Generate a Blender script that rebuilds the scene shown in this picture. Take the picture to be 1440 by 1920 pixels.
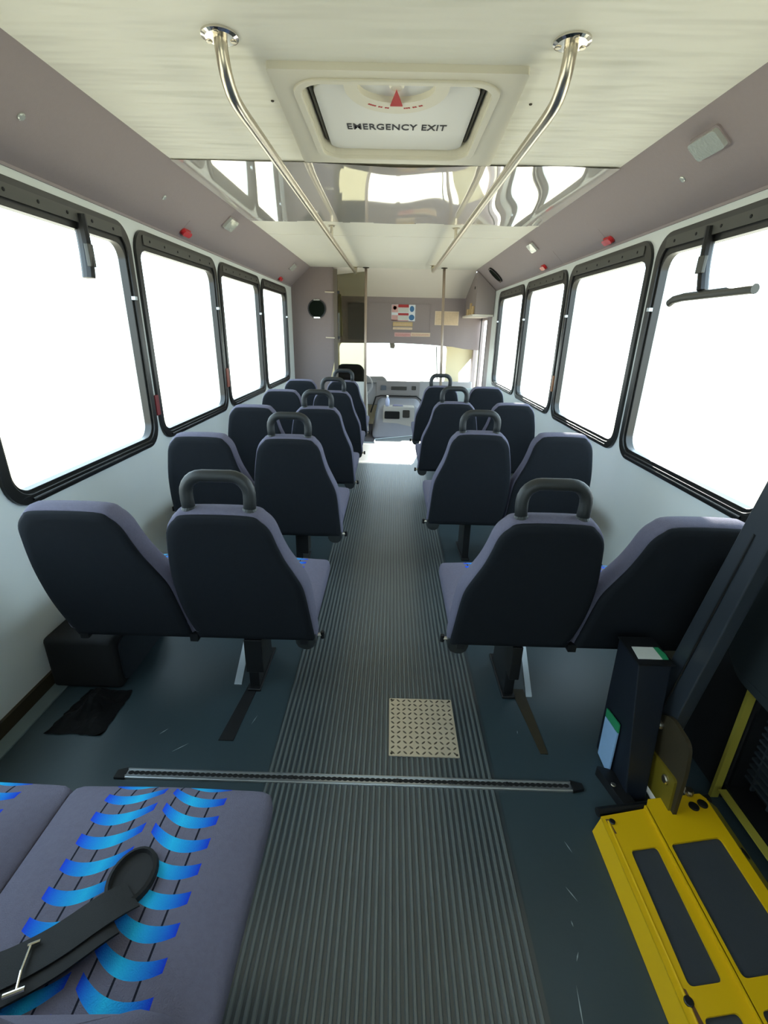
import bpy, bmesh, math, random
from mathutils import Vector, Matrix
from mathutils.geometry import tessellate_polygon
random.seed(4)
S = bpy.context.scene
for o in list(bpy.data.objects): bpy.data.objects.remove(o)
COL = S.collection
R = math.radians

# ---------------------------------------------------------------- camera
F_PX, PITCH, YAW, ROLL = 882.3, R(21.17), R(.527), R(1.305)
cam = bpy.data.cameras.new('camera'); cam_o = bpy.data.objects.new('camera', cam); COL.objects.link(cam_o)
cam.sensor_fit = 'HORIZONTAL'; cam.sensor_width = 36; cam.lens = F_PX / 1440 * 36
cam.clip_start = .01; cam.clip_end = 300
fw = Vector((-math.sin(YAW)*math.cos(PITCH), math.cos(YAW)*math.cos(PITCH), -math.sin(PITCH)))
rt = Vector((math.cos(YAW), math.sin(YAW), 0)); up = rt.cross(fw)
rt2 = rt*math.cos(ROLL) + up*math.sin(ROLL); up2 = up*math.cos(ROLL) - rt*math.sin(ROLL)
M = Matrix.Identity(4)
for i in range(3): M[i][0], M[i][1], M[i][2] = rt2[i], up2[i], -fw[i]
M.translation = (.012, 0, 1.236); cam_o.matrix_world = M
S.camera = cam_o
# ---------------------------------------------------------------- exposure, world, sun
S.view_settings.view_transform = 'Standard'; S.view_settings.look = 'None'
S.view_settings.gamma = 1; S.view_settings.use_curve_mapping = False
S.view_settings.exposure = 0.0
W = bpy.data.worlds.new('overcast_bright_sky'); S.world = W; W.use_nodes = True
wn = W.node_tree.nodes; wl = W.node_tree.links; wn.clear()
wo = wn.new('ShaderNodeOutputWorld'); bg = wn.new('ShaderNodeBackground'); bg.inputs[1].default_value = 5.8
tc = wn.new('ShaderNodeTexCoord'); sx = wn.new('ShaderNodeSeparateXYZ'); cr = wn.new('ShaderNodeValToRGB')
mp = wn.new('ShaderNodeMapRange'); mp.inputs[1].default_value = -1; mp.inputs[2].default_value = 1
wl.new(tc.outputs['Generated'], sx.inputs[0]); wl.new(sx.outputs[2], mp.inputs[0]); wl.new(mp.outputs[0], cr.inputs[0])
cr.color_ramp.elements[0].position = .40; cr.color_ramp.elements[0].color = (.62, .60, .50, 1)
cr.color_ramp.elements[1].position = .62; cr.color_ramp.elements[1].color = (.78, 1.0, 1.22, 1)
wl.new(cr.outputs[0], bg.inputs[0]); wl.new(bg.outputs[0], wo.inputs[0])
sun = bpy.data.lights.new('sun', 'SUN'); sun.energy = 22; sun.angle = R(.6); sun.color = (1, .95, .88)
sun_o = bpy.data.objects.new('sun', sun); COL.objects.link(sun_o)
SUN = Vector((.50, 2.72, 1.0)).normalized()
sun_o.rotation_euler = SUN.to_track_quat('Z', 'Y').to_euler()

# ---------------------------------------------------------------- materials
def lin(c):
    return tuple(((v/255)/12.92 if v/255 <= .04045 else ((v/255+.055)/1.055)**2.4) for v in c)
def mat(name, rgb, rough=.5, metal=0, spec=.5, noise=0, nscale=40, bump=0, bscale=60, stretch=None, trans=0, coat=0):
    m = bpy.data.materials.new(name); m.use_nodes = True
    n = m.node_tree.nodes; l = m.node_tree.links; b = n['Principled BSDF']
    c = lin(rgb)
    b.inputs['Base Color'].default_value = (*c, 1); b.inputs['Roughness'].default_value = rough
    b.inputs['Metallic'].default_value = metal; b.inputs['Specular IOR Level'].default_value = spec
    if coat: b.inputs['Coat Weight'].default_value = coat
    if noise or bump:
        t = n.new('ShaderNodeTexCoord'); mpn = n.new('ShaderNodeMapping'); l.new(t.outputs['Object'], mpn.inputs[0])
        if stretch: mpn.inputs['Scale'].default_value = stretch
    if noise:
        nz = n.new('ShaderNodeTexNoise'); nz.inputs['Scale'].default_value = nscale; nz.inputs['Detail'].default_value = 4
        l.new(mpn.outputs[0], nz.inputs[0])
        mx = n.new('ShaderNodeMix'); mx.data_type = 'RGBA'
        mx.inputs[6].default_value = (*[v*(1-noise) for v in c], 1); mx.inputs[7].default_value = (*[min(1, v*(1+noise)) for v in c], 1)
        l.new(nz.outputs[0], mx.inputs[0]); l.new(mx.outputs[2], b.inputs['Base Color'])
    if bump:
        nb = n.new('ShaderNodeTexNoise'); nb.inputs['Scale'].default_value = bscale; nb.inputs['Detail'].default_value = 3
        l.new(mpn.outputs[0], nb.inputs[0]); bp = n.new('ShaderNodeBump'); bp.inputs['Strength'].default_value = 1
        bp.inputs['Distance'].default_value = bump
        l.new(nb.outputs[0], bp.inputs['Height']); l.new(bp.outputs[0], b.inputs['Normal'])
    return m
def glassmat(name, tint, gloss=.06, rough=.02):
    m = bpy.data.materials.new(name); m.use_nodes = True; n = m.node_tree.nodes; l = m.node_tree.links; n.clear()
    o = n.new('ShaderNodeOutputMaterial'); t = n.new('ShaderNodeBsdfTransparent'); g = n.new('ShaderNodeBsdfGlossy')
    t.inputs[0].default_value = (*tint, 1); g.inputs['Roughness'].default_value = rough
    x = n.new('ShaderNodeMixShader'); x.inputs[0].default_value = gloss
    l.new(t.outputs[0], x.inputs[1]); l.new(g.outputs[0], x.inputs[2]); l.new(x.outputs[0], o.inputs[0])
    return m
m_wall = mat('off_white_wall_panel', (218, 223, 219), .45, noise=.04, nscale=3, bump=.004, bscale=2.2)
m_cove = mat('mauve_grey_vinyl', (150, 138, 137), .6, noise=.04, nscale=60, bump=.0005, bscale=300)
m_ceil = mat('cream_white_vinyl', (222, 220, 206), .5, noise=.02, nscale=3, bump=.09, bscale=1.5, stretch=(.55, 3.2, 1))
m_ceil2 = mat('cream_white_smooth_vinyl', (222, 219, 205), .5, bump=.006, bscale=2, stretch=(.7, 2.5, 1))
m_hatch = mat('cream_plastic', (216, 211, 192), .4)
m_hatchw = mat('white_plastic', (222, 221, 214), .4)
m_mirror = mat('polished_ceiling_sheet', (232, 229, 222), .03, metal=.55)
m_floor = mat('dark_teal_vinyl_floor', (50, 65, 71), .42, noise=.12, nscale=5, bump=.0004, bscale=60, spec=.6)
m_rib = mat('grey_ribbed_rubber', (94, 101, 101), .34, noise=.15, nscale=6, spec=.8)
m_ribbase = mat('dark_ribbed_rubber_groove', (52, 60, 64), .30, noise=.12, nscale=6, spec=.9)
m_rubber = mat('black_window_rubber', (22, 22, 20), .35, spec=.5)
m_railg = mat('charcoal_window_rail', (66, 66, 60), .45)
m_black = mat('black_steel', (16, 17, 19), .45)
m_blackplastic = mat('black_plastic_grip', (34, 37, 37), .5, bump=.0003, bscale=500)
m_matte = mat('black_matte', (9, 10, 12), .8)
m_alu = mat('brushed_aluminium', (186, 190, 192), .35, metal=.9, noise=.1, nscale=30)
m_alup = mat('painted_aluminium_strip', (196, 206, 212), .5, metal=.1)
m_steel = mat('polished_stainless_tube', (206, 198, 180), .28, metal=1)
m_steelb = mat('bright_stainless_flange', (215, 210, 200), .12, metal=1)
m_shell = mat('charcoal_seat_back_vinyl', (31, 34, 38), .85, spec=.1, noise=.1, nscale=60, bump=.0004, bscale=600)
m_fabric = mat('grey_violet_seat_plush', (100, 98, 114), .9, noise=.12, nscale=120, bump=.0012, bscale=500, spec=.2)
m_yellow = mat('yellow_painted_steel', (216, 174, 8), .4, noise=.06, nscale=6)
m_oliv = mat('dull_yellow_painted_steel', (150, 140, 52), .55, noise=.1, nscale=10)
m_brown = mat('rusty_dark_bracket', (52, 44, 26), .6, noise=.2, nscale=20)
m_grip = mat('charcoal_grip_tape', (48, 54, 60), .75, bump=.0006, bscale=700, noise=.08, nscale=20)
m_rust = mat('rust_worn_patch', (92, 62, 40), .8, noise=.3, nscale=90)
m_lblue = mat('pale_blue_label', (150, 185, 220), .5, noise=.05, nscale=60)
m_lwhite = mat('grey_white_label', (205, 208, 200), .5, noise=.06, nscale=60)
m_green = mat('green_label_band', (40, 140, 92), .5)
m_red = mat('red_marker_lens', (205, 38, 44), .25, coat=.5)
m_redink = mat('red_ink', (176, 52, 52), .6)
m_lens = mat('clear_ribbed_lens', (200, 206, 198), .15, metal=.35, bump=.002, bscale=90, coat=.6)
m_ink = mat('black_ink', (38, 38, 44), .6)
m_dash = mat('grey_dashboard_plastic', (150, 150, 152), .5, noise=.06, nscale=12)
m_dashd = mat('dark_grey_dashboard_recess', (52, 50, 46), .5)
m_eng = mat('pale_blue_grey_engine_cover', (140, 145, 158), .4, noise=.05, nscale=8)
m_cupp = mat('beige_grey_console', (186, 184, 180), .45)
m_cabfloor = mat('grey_cab_carpet', (96, 96, 106), .8, noise=.1, nscale=60)
m_beige = mat('beige_pillar_trim', (216, 206, 172), .5)
m_paper = mat('cream_sticker', (226, 205, 178), .6, noise=.1, nscale=40)
m_pink = mat('pinkish_red_sticker', (214, 170, 165), .6, noise=.15, nscale=40)
m_white = mat('white_sticker', (226, 232, 238), .5)
m_blue = mat('blue_pictogram', (58, 112, 160), .5)
m_tan = mat('tan_sticker', (205, 176, 126), .6, noise=.12, nscale=40)
m_water = mat('clear_bottle_plastic', (190, 200, 235), .12, coat=.5)
m_web = mat('black_seat_belt_webbing', (20, 23, 25), .75, bump=.0006, bscale=500, stretch=(1, 4, 1))
m_drv = mat('black_driver_seat_fabric', (26, 27, 29), .85)
m_ceilhead = mat('cream_cab_header', (222, 214, 200), .5)
m_plex = glassmat('smoked_acrylic', (.58, .57, .49), .02)
m_glass = glassmat('clear_window_glass', (.96, .98, .96), .03)

def pattern_mat():
    """grey violet plush with paired columns of blue swooshes over thin black lines, in the cushion's own coordinates"""
    m = m_fabric.copy(); m.name = 'patterned_seat_plush'
    n = m.node_tree.nodes; l = m.node_tree.links; b = n['Principled BSDF']
    base = b.inputs['Base Color'].links[0].from_socket
    tcn = n.new('ShaderNodeTexCoord'); sp = n.new('ShaderNodeSeparateXYZ'); l.new(tcn.outputs['Object'], sp.inputs[0])
    def mt(op, a, c=None, d=None):
        k = n.new('ShaderNodeMath'); k.operation = op
        for i, v in enumerate((a, c, d)):
            if v is None: continue
            if isinstance(v, (int, float)): k.inputs[i].default_value = v
            else: l.new(v, k.inputs[i])
        return k.outputs[0]
    cur = base
    ramp = None
    X, Y = sp.outputs[0], sp.outputs[1]
    for uc, sg in ((-.056, -1), (.064, 1)):
        u = mt('DIVIDE', mt('SUBTRACT', X, uc), .052)
        inside = mt('LESS_THAN', mt('ABSOLUTE', u), 1.0)
        # thin lines along the seat
        fl = mt('FRACT', mt('MULTIPLY_ADD', u, 1.5, .25))
        ln = mt('MULTIPLY', mt('LESS_THAN', fl, .09), inside)
        a = n.new('ShaderNodeMix'); a.data_type = 'RGBA'; l.new(ln, a.inputs[0]); l.new(cur, a.inputs[6]); a.inputs[7].default_value = (*lin((18, 20, 34)), 1)
        # swooshes: y offset by a parabola that leans to the middle of the seat
        us = mt('ADD', u, -.25*sg)
        par = mt('MULTIPLY', mt('MULTIPLY', us, us), .48)
        v = mt('SUBTRACT', mt('DIVIDE', Y, .0415), par)
        thick = mt('MULTIPLY_ADD', mt('MULTIPLY', u, u), -.10, .52)
        band = mt('MULTIPLY', mt('LESS_THAN', mt('FRACT', mt('ADD', v, 20.3)), thick), inside)
        rp = n.new('ShaderNodeValToRGB'); l.new(mt('MULTIPLY_ADD', u, .5, .5), rp.inputs[0])
        e = rp.color_ramp.elements; e[0].position = 0; e[0].color = (*lin((22, 60, 205)), 1); e[1].position = 1; e[1].color = (*lin((18, 50, 190)), 1)
        q = e.new(.42 if sg > 0 else .62); q.color = (*lin((35, 175, 222)), 1)
        c2 = n.new('ShaderNodeMix'); c2.data_type = 'RGBA'; l.new(band, c2.inputs[0]); l.new(a.outputs[2], c2.inputs[6]); l.new(rp.outputs[0], c2.inputs[7])
        cur = c2.outputs[2]
    l.new(cur, b.inputs['Base Color'])
    return m
m_pattern = pattern_mat()

# ---------------------------------------------------------------- helpers
def link(name, bm, m, parent=None, smooth=False, bevel=0, seg=2, sub=0):
    bmesh.ops.recalc_face_normals(bm, faces=bm.faces)
    me = bpy.data.meshes.new(name); bm.to_mesh(me); bm.free()
    me.materials.append(m); o = bpy.data.objects.new(name, me); COL.objects.link(o)
    if smooth:
        for p in me.polygons: p.use_smooth = len(p.vertices) <= 4
    if bevel:
        d = o.modifiers.new('bevel', 'BEVEL'); d.width = bevel; d.segments = seg; d.limit_method = 'ANGLE'; d.angle_limit = R(35)
        for p in me.polygons: p.use_smooth = True
        d.harden_normals = False
        wnm = o.modifiers.new('wn', 'WEIGHTED_NORMAL'); wnm.keep_sharp = False
    if sub:
        d = o.modifiers.new('sub', 'SUBSURF'); d.levels = sub; d.render_levels = sub
    if parent: o.parent = parent
    return o
def tag(o, label, cat=None, group=None, kind=None):
    if label: o['label'] = label
    if cat: o['category'] = cat
    if group: o['group'] = group
    if kind: o['kind'] = kind
    return o
def thing(name, label, cat, loc=(0, 0, 0), group=None):
    o = bpy.data.objects.new(name, None); COL.objects.link(o); o.location = loc; o.empty_display_size = .1
    return tag(o, label, cat, group)
def box(bm, a, b, mx=None):
    vs = [bm.verts.new((x, y, z)) for x in (a[0], b[0]) for y in (a[1], b[1]) for z in (a[2], b[2])]
    for f in ((0, 1, 3, 2), (4, 6, 7, 5), (0, 4, 5, 1), (2, 3, 7, 6), (0, 2, 6, 4), (1, 5, 7, 3)): bm.faces.new([vs[i] for i in f])
    if mx is not None: bmesh.ops.transform(bm, matrix=mx, verts=vs)
    return vs
def B(*boxes):
    bm = bmesh.new()
    for a, b in boxes: box(bm, a, b)
    return bm
def hexa(bm, p):
    """eight corners: four of one side then four of the other, same order"""
    vs = [bm.verts.new(q) for q in p]
    for f in ((0, 1, 2, 3), (4, 5, 6, 7), (0, 1, 5, 4), (1, 2, 6, 5), (2, 3, 7, 6), (3, 0, 4, 7)): bm.faces.new([vs[i] for i in f])
def rr(x0, y0, x1, y1, r, n=6):
    r = min(r, (x1-x0)/2-1e-4, (y1-y0)/2-1e-4); P = []
    for cx, cy, a0 in ((x1-r, y0+r, -90), (x1-r, y1-r, 0), (x0+r, y1-r, 90), (x0+r, y0+r, 180)):
        for i in range(n+1):
            a = R(a0+90*i/n); P.append((cx+r*math.cos(a), cy+r*math.sin(a)))
    return P
def circ(cx, cy, r, n=20, ry=None):
    return [(cx+r*math.cos(2*math.pi*i/n), cy+(ry or r)*math.sin(2*math.pi*i/n)) for i in range(n)]
def prism(bm, loops, O, U, V, N, d0, d1):
    """solid plate: loops[0] outline, the others holes, in the plane O+uU+vV, from d0 to d1 along N"""
    O, U, V, N = Vector(O), Vector(U), Vector(V), Vector(N)
    tri = tessellate_polygon([[Vector((x, y, 0)) for x, y in lp] for lp in loops])
    flat = [p for lp in loops for p in lp]
    A = [bm.verts.new(O+U*x+V*y+N*d0) for x, y in flat]; Bv = [bm.verts.new(O+U*x+V*y+N*d1) for x, y in flat]
    for t in tri:
        try: bm.faces.new([A[i] for i in t]); bm.faces.new([Bv[i] for i in reversed(t)])
        except ValueError: pass
    k = 0
    for lp in loops:
        n = len(lp)
        for i in range(n):
            bm.faces.new([A[k+i], A[k+(i+1) % n], Bv[k+(i+1) % n], Bv[k+i]])
        k += n
    return bm
def P(loops, O, U, V, N, d0, d1): return prism(bmesh.new(), loops, O, U, V, N, d0, d1)
EX, EY, EZ = Vector((1, 0, 0)), Vector((0, 1, 0)), Vector((0, 0, 1))
def smooth_path(pts, n=6):
    pts = [Vector(p) for p in pts]; out = []
    for i in range(len(pts)-1):
        p0 = pts[max(i-1, 0)]; p1 = pts[i]; p2 = pts[i+1]; p3 = pts[min(i+2, len(pts)-1)]
        for k in range(n):
            t = k/n
            out.append(.5*((2*p1)+(-p0+p2)*t+(2*p0-5*p1+4*p2-p3)*t*t+(-p0+3*p1-3*p2+p3)*t*t*t))
    out.append(pts[-1]); return out
def tube(bm, pts, r, seg=12, flat=None, upv=None):
    pts = [Vector(p) for p in pts]; rings = []; prev = None
    for i, p in enumerate(pts):
        d = (pts[min(i+1, len(pts)-1)]-pts[max(i-1, 0)]).normalized()
        if prev is None:
            a = Vector(upv) if upv else (EZ if abs(d.z) < .9 else EX)
            s = d.cross(a).normalized()
        else:
            s = (prev-d*prev.dot(d)).normalized()
        prev = s; t = s.cross(d).normalized()
        ra, rb = (r, r) if flat is None else flat
        rings.append([bm.verts.new(p+s*ra*math.cos(2*math.pi*k/seg)+t*rb*math.sin(2*math.pi*k/seg)) for k in range(seg)])
    for a, b in zip(rings, rings[1:]):
        for k in range(seg): bm.faces.new([a[k], a[(k+1) % seg], b[(k+1) % seg], b[k]])
    bm.faces.new(rings[0]); bm.faces.new(rings[-1][::-1])
    return bm
def T(pts, r, seg=12, **k): return tube(bmesh.new(), pts, r, seg, **k)
def loft(bm, rings, cap=True):
    V = [[bm.verts.new(p) for p in rg] for rg in rings]; n = len(V[0])
    for a, b in zip(V, V[1:]):
        for k in range(n): bm.faces.new([a[k], a[(k+1) % n], b[(k+1) % n], b[k]])
    if cap:
        f1 = bm.faces.new(V[0][::-1]); f2 = bm.faces.new(V[-1]); f1.material_index = 0
        f1.tag = f2.tag = True
    return bm
def disc(bm, c, nrm, r, h, seg=16):
    nrm = Vector(nrm).normalized(); c = Vector(c); a = EX if abs(nrm.x) < .9 else EY
    s = nrm.cross(a).normalized(); t = nrm.cross(s)
    rg = lambda rad, o: [c+nrm*o+s*rad*math.cos(2*math.pi*k/seg)+t*rad*math.sin(2*math.pi*k/seg) for k in range(seg)]
    return loft(bm, [rg(r, 0), rg(r, h*.6), rg(r*.8, h)])
def D(*a, **k): return disc(bmesh.new(), *a, **k)
def text_mesh(name, s, size, mx, m, parent=None, ext=.0006, shear=0):
    c = bpy.data.curves.new(name, 'FONT'); c.body = s; c.size = size; c.extrude = ext; c.align_x = 'CENTER'; c.align_y = 'CENTER'
    c.offset = size*.012; c.space_character = 1.08; c.shear = shear
    t = bpy.data.objects.new(name, c); COL.objects.link(t)
    dg = bpy.context.evaluated_depsgraph_get(); me = bpy.data.meshes.new_from_object(t.evaluated_get(dg))
    bpy.data.objects.remove(t)
    me.transform(mx); me.materials.clear(); me.materials.append(m)
    o = bpy.data.objects.new(name, me); COL.objects.link(o)
    if parent: o.parent = parent
    return o
def child(o, parent):
    """parent a mesh modelled in world coordinates under a thing standing elsewhere"""
    bpy.context.view_layer.update()
    o.parent = parent; o.matrix_parent_inverse = Matrix.Translation(-parent.location); return o

# ---------------------------------------------------------------- the bus body
HW, ZC, ZK, XC = 1.20, 1.90, 1.69, .96
YB, YF = -.45, 6.10          # back wall, front bulkhead
WINS = [(.24, 1.335), (1.375, 2.41), (2.45, 3.53), (3.575, 4.65), (4.70, 5.78)]  # first span is out of view, added on both sides to let light in
ZB, ZT = .66, 1.652
struct = lambda o: tag(o, None, kind='structure')
# floor: passenger deck with a slanted front edge, and the lower cab floor
deck = [(-HW, YB), (HW, YB), (HW, 5.75), (.45, 5.98), (.30, 5.86), (-.17, 5.60), (-.17, 5.42), (-.30, 5.42), (-.30, 6.1), (-HW, 6.1)]
floor_o = struct(link('floor', P([deck], (0, 0, 0), EX, EY, EZ, -.05, 0), m_floor))
m_scuff = mat('pale_floor_scratch', (150, 162, 166), .6)
for x, y, l, a in ((.415, .515, .075, 82), (.44, .60, .02, 60), (.47, .72, .035, 120), (.50, .83, .03, 110), (.45, .66, .012, 95), (-.62, 1.10, .05, 40), (-.70, 1.16, .03, 50), (-.42, 1.22, .04, 75), (.46, 1.20, .015, 80)):
    c, q = math.cos(R(a)), math.sin(R(a)); w_ = .0012
    link('scratch', P([[(x-c*l/2, y-q*l/2), (x+q*w_, y-c*w_), (x+c*l/2, y+q*l/2), (x-q*w_, y+c*w_)]], (0, 0, 0), EX, EY, EZ, 0, .0003), m_scuff, floor_o)
struct(link('floor_cab', B(((-1.25, 5.3, -.22), (1.25, 7.6, -.15))), m_cabfloor))
struct(link('trim_1', T([(-.30, 5.42, .003), (-.17, 5.42, .003), (-.17, 5.60, .003), (.30, 5.86, .003), (.45, 5.98, .003)], .007, 8), m_alup))
# side walls with rounded window openings
def wall(name, sx, ymax, holes):
    loops = [[(YB-.05, -.05), (ymax, -.05), (ymax, ZK), (YB-.05, ZK)]] + holes
    return struct(link(name, P(loops, (sx*HW, 0, 0), EY, EZ, EX*sx, 0, .05), m_wall))
def whole(y0, y1): return rr(y0+.02, ZB+.02, y1-.02, ZT-.02, .09)
door_hole = rr(6.33, .02, 6.98, 1.42, .02)
quarter = [(7.08, .5), (7.34, .5), (7.34, .62), (7.12, .88), (7.08, .88)]
wall('wall_left', -1, 6.12, [whole(*w) for w in WINS])
wall('wall_right', 1, 6.12, [whole(*w) for w in WINS])
struct(link('wall_back', P([[(-HW-.05, -.05), (HW+.05, -.05), (HW+.05, 1.95), (-HW-.05, 1.95)], rr(-.50, .85, .50, 1.50, .05)], (0, YB, 0), EX, EZ, -EY, 0, .05), m_wall))
wb = struct(link('window_13', P([rr(-.52, .83, .52, 1.52, .06), rr(-.47, .88, .47, 1.47, .05)], (0, YB, 0), EX, EZ, EY, -.03, .012), m_rubber))  # unseen back window, added to brighten the ceiling and floor near the camera
link('pane', P([rr(-.48, .87, .48, 1.48, .05)], (0, YB, 0), EX, EZ, EY, -.03, -.026), m_glass, wb)
# sloped mauve coves
for nm, s in (('left', -1), ('right', 1)):
    a = Vector((s*HW, 0, ZK)); v = Vector((s*(XC-HW), 0, ZC-ZK)).normalized(); L = math.hypot(HW-XC, ZC-ZK)
    nrm = Vector((s*(ZC-ZK), 0, HW-XC)).normalized()
    bm = P([[(YB, -.004), (YF, -.004), (YF, L+.01), (YB, L+.01)]], a, EY, v, nrm, 0, .02)
    struct(link('wall_'+nm+'_cove', bm, m_cove))
    # slim lip where the cove meets the wall, and the panel joints
    jt = bmesh.new()
    box(jt, (s*HW-.006, YB, ZK-.008), (s*HW+.006, YF, ZK+.002))
    for y in (2.95, 3.72):
        if (s > 0) or y < 3.5: prism(jt, [[(y, .0), (y+.004, .0), (y+.004, .12), (y, .12)]], a, EY, v, -nrm, -.001, .0008)
    struct(link('trim_'+('2' if s < 0 else '3'), jt, m_cove))
# ceiling: near vinyl with the hatch opening, glossy band, far vinyl
HX0, HX1, HY0, HY1 = -.275, .285, 1.665, 2.28
def ceil(name, y0, y1, m, holes=()):
    bm = P([[(-XC-.02, y0), (XC+.02, y0), (XC+.02, y1), (-XC-.02, y1)]]+list(holes), (0, 0, ZC), EX, EY, EZ, 0, .03)
    return struct(link(name, bm, m))
ceil('ceiling', YB-.05, 2.42, m_ceil, [rr(HX0-.012, HY0-.012, HX1+.012, HY1+.012, .08)])
ceil('ceiling_forward', 3.60, YF+.02, m_ceil2)
def wavy_sheet():
    bm = bmesh.new(); nx, ny = 96, 24; g = []
    for j in range(ny+1):
        row = []
        for i in range(nx+1):
            x = -XC+2*XC*i/nx; y = 2.405+(3.615-2.405)*j/ny
            sag = .010*math.exp(-((x-.02)/.35)**2)*math.exp(-(y-2.4)/.12)
            z = ZC-.004-sag-.0020*math.sin(x*17+1.2*math.sin(y*2.1))*(.35+.65*max(0, min(1, x*1.6)))-.0010*math.sin(x*7-2+y)
            if abs(x) < .2: z -= .004*math.sin((x+.2)/.4*math.pi)**2*math.exp(-(y-2.4)/.25)
            row.append(bm.verts.new((x, y, z)))
        g.append(row)
    for j in range(ny):
        for i in range(nx): bm.faces.new([g[j][i], g[j][i+1], g[j+1][i+1], g[j+1][i]])
    return bm
struct(link('ceiling_band', wavy_sheet(), m_mirror, smooth=True))
struct(link('ceiling_band_backing', B(((-XC-.02, 2.42, ZC+.002), (XC+.02, 3.60, ZC+.03))), m_ceil2))
struct(link('trim_4', B(((-XC, 4.10, ZC-.0015), (XC, 4.106, ZC)), ((-XC, 3.60, ZC-.004), (XC, 3.625, ZC))), m_ceil2))
# front: cab header, mauve front panel, windshield wall, cab sides
hd = bmesh.new(); hexa(hd, [(-1.2, 6.1, 1.90), (.972, 6.1, 1.90), (.972, 6.9, 1.645), (-1.2, 6.9, 1.645), (-1.2, 6.1, 1.94), (.972, 6.1, 1.94), (.972, 6.9, 1.70), (-1.2, 6.9, 1.70)])
struct(link('ceiling_cab_header', hd, m_ceilhead))
fp = [(-1.22, 1.66), (1.22, 1.66), (1.22, .995), (1.0, 1.01), (.84, 1.035), (.5, 1.055), (.2, 1.065), (-.1, 1.065), (-.34, 1.06), (-.7, 1.055), (-1.22, 1.05)]
struct(link('wall_front_panel', P([fp], (0, 6.9, 0), EX, EZ, EY, 0, .03), m_cove))
tr = bmesh.new(); prism(tr, [rr(-.70, 1.225, .52, 1.575, .01), rr(-.693, 1.232, .513, 1.568, .008)], (0, 6.9, 0), EX, EZ, EY, -.006, 0)
struct(link('trim_5', tr, m_cove))
struct(link('ceiling_cab', B(((-1.25, 6.94, 1.13), (1.25, 7.6, 1.16))), m_beige))
ws = rr(-.79, .45, .835, 1.095, .12)
fwl = P([[(-1.25, -.2), (1.3, -.2), (1.3, 1.16), (-1.25, 1.16)], ws, [(1.04, .36), (1.26, .36), (1.26, .86), (1.22, .90), (1.02, .65)]], (0, 7.4, 0), EX, EZ, EY, 0, .06)
struct(link('wall_front', fwl, m_beige))
w = struct(link('window_11', P([rr(-.80, .44, .845, 1.105, .13), rr(-.775, .465, .82, 1.075, .11)], (0, 7.4, 0), EX, EZ, EY, -.006, .02), m_beige))
link('pane', P([ws], (0, 7.44, 0), EX, EZ, EY, 0, .005), m_glass, w)
wp = bmesh.new(); tube(wp, [(.665, 7.38, 1.02), (.70, 7.38, .55)], .007, 8)
link('divider_bar', wp, m_railg, w)
struct(link('wall_cab_left', P([[(6.1, -.2), (7.5, -.2), (7.5, 1.94), (6.1, 1.94)], rr(6.35, .5, 7.05, 1.12, .08)], (-1.2, 0, 0), EY, EZ, -EX, 0, .05), m_beige))
wcl = struct(link('window_12', P([rr(6.33, .48, 7.07, 1.14, .09), rr(6.37, .52, 7.03, 1.10, .07)], (-1.2, 0, 0), EY, EZ, EX, -.03, .01), m_rubber))
link('pane', P([rr(6.36, .51, 7.04, 1.11, .07)], (-1.22, 0, 0), EY, EZ, EX, 0, .005), m_glass, wcl)
struct(link('wall_cab_right', P([[(6.12, -.4), (7.5, -.4), (7.5, 1.94), (6.12, 1.94)], rr(6.36, -.3, 7.30, 1.42, .02)], (1.2, 0, 0), EY, EZ, EX, 0, .05), m_cove))
# entry door: two tall glazed leaves
dr = struct(link('door_1', P([rr(6.36, -.3, 7.30, 1.42, .01), rr(6.40, -.25, 6.76, 1.375, .02), rr(6.83, -.25, 7.26, 1.375, .02)], (1.2, 0, 0), EY, EZ, EX, -.005, .03), m_cove))
link('door_seal', P([rr(6.765, -.29, 6.80, 1.41, .01)], (1.2, 0, 0), EY, EZ, EX, -.012, -.005), m_rubber, dr)
link('pane', P([rr(6.39, -.26, 7.27, 1.385, .02)], (1.215, 0, 0), EY, EZ, EX, 0, .005), m_glass, dr)

# left front bulkhead beside the driver
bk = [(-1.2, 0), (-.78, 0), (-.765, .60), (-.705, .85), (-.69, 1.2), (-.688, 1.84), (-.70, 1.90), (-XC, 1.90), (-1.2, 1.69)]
struct(link('wall_bulkhead', P([bk], (0, YF, 0), EX, EZ, EY, 0, .03), mat('mauve_bulkhead_shaded', (126, 113, 110), .65, noise=.04, nscale=40)))  # cove mauve darkened: the shade on the bulkhead is put into its colour
struct(link('wall_bulkhead_right', P([[(1.195, 1.69), (1.26, 1.69), (1.26, 1.96), (.90, 1.96), (.90, 1.905), (.955, 1.905)]], (0, YF, 0), EX, EZ, EY, -.01, .03), m_cove))
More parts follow.
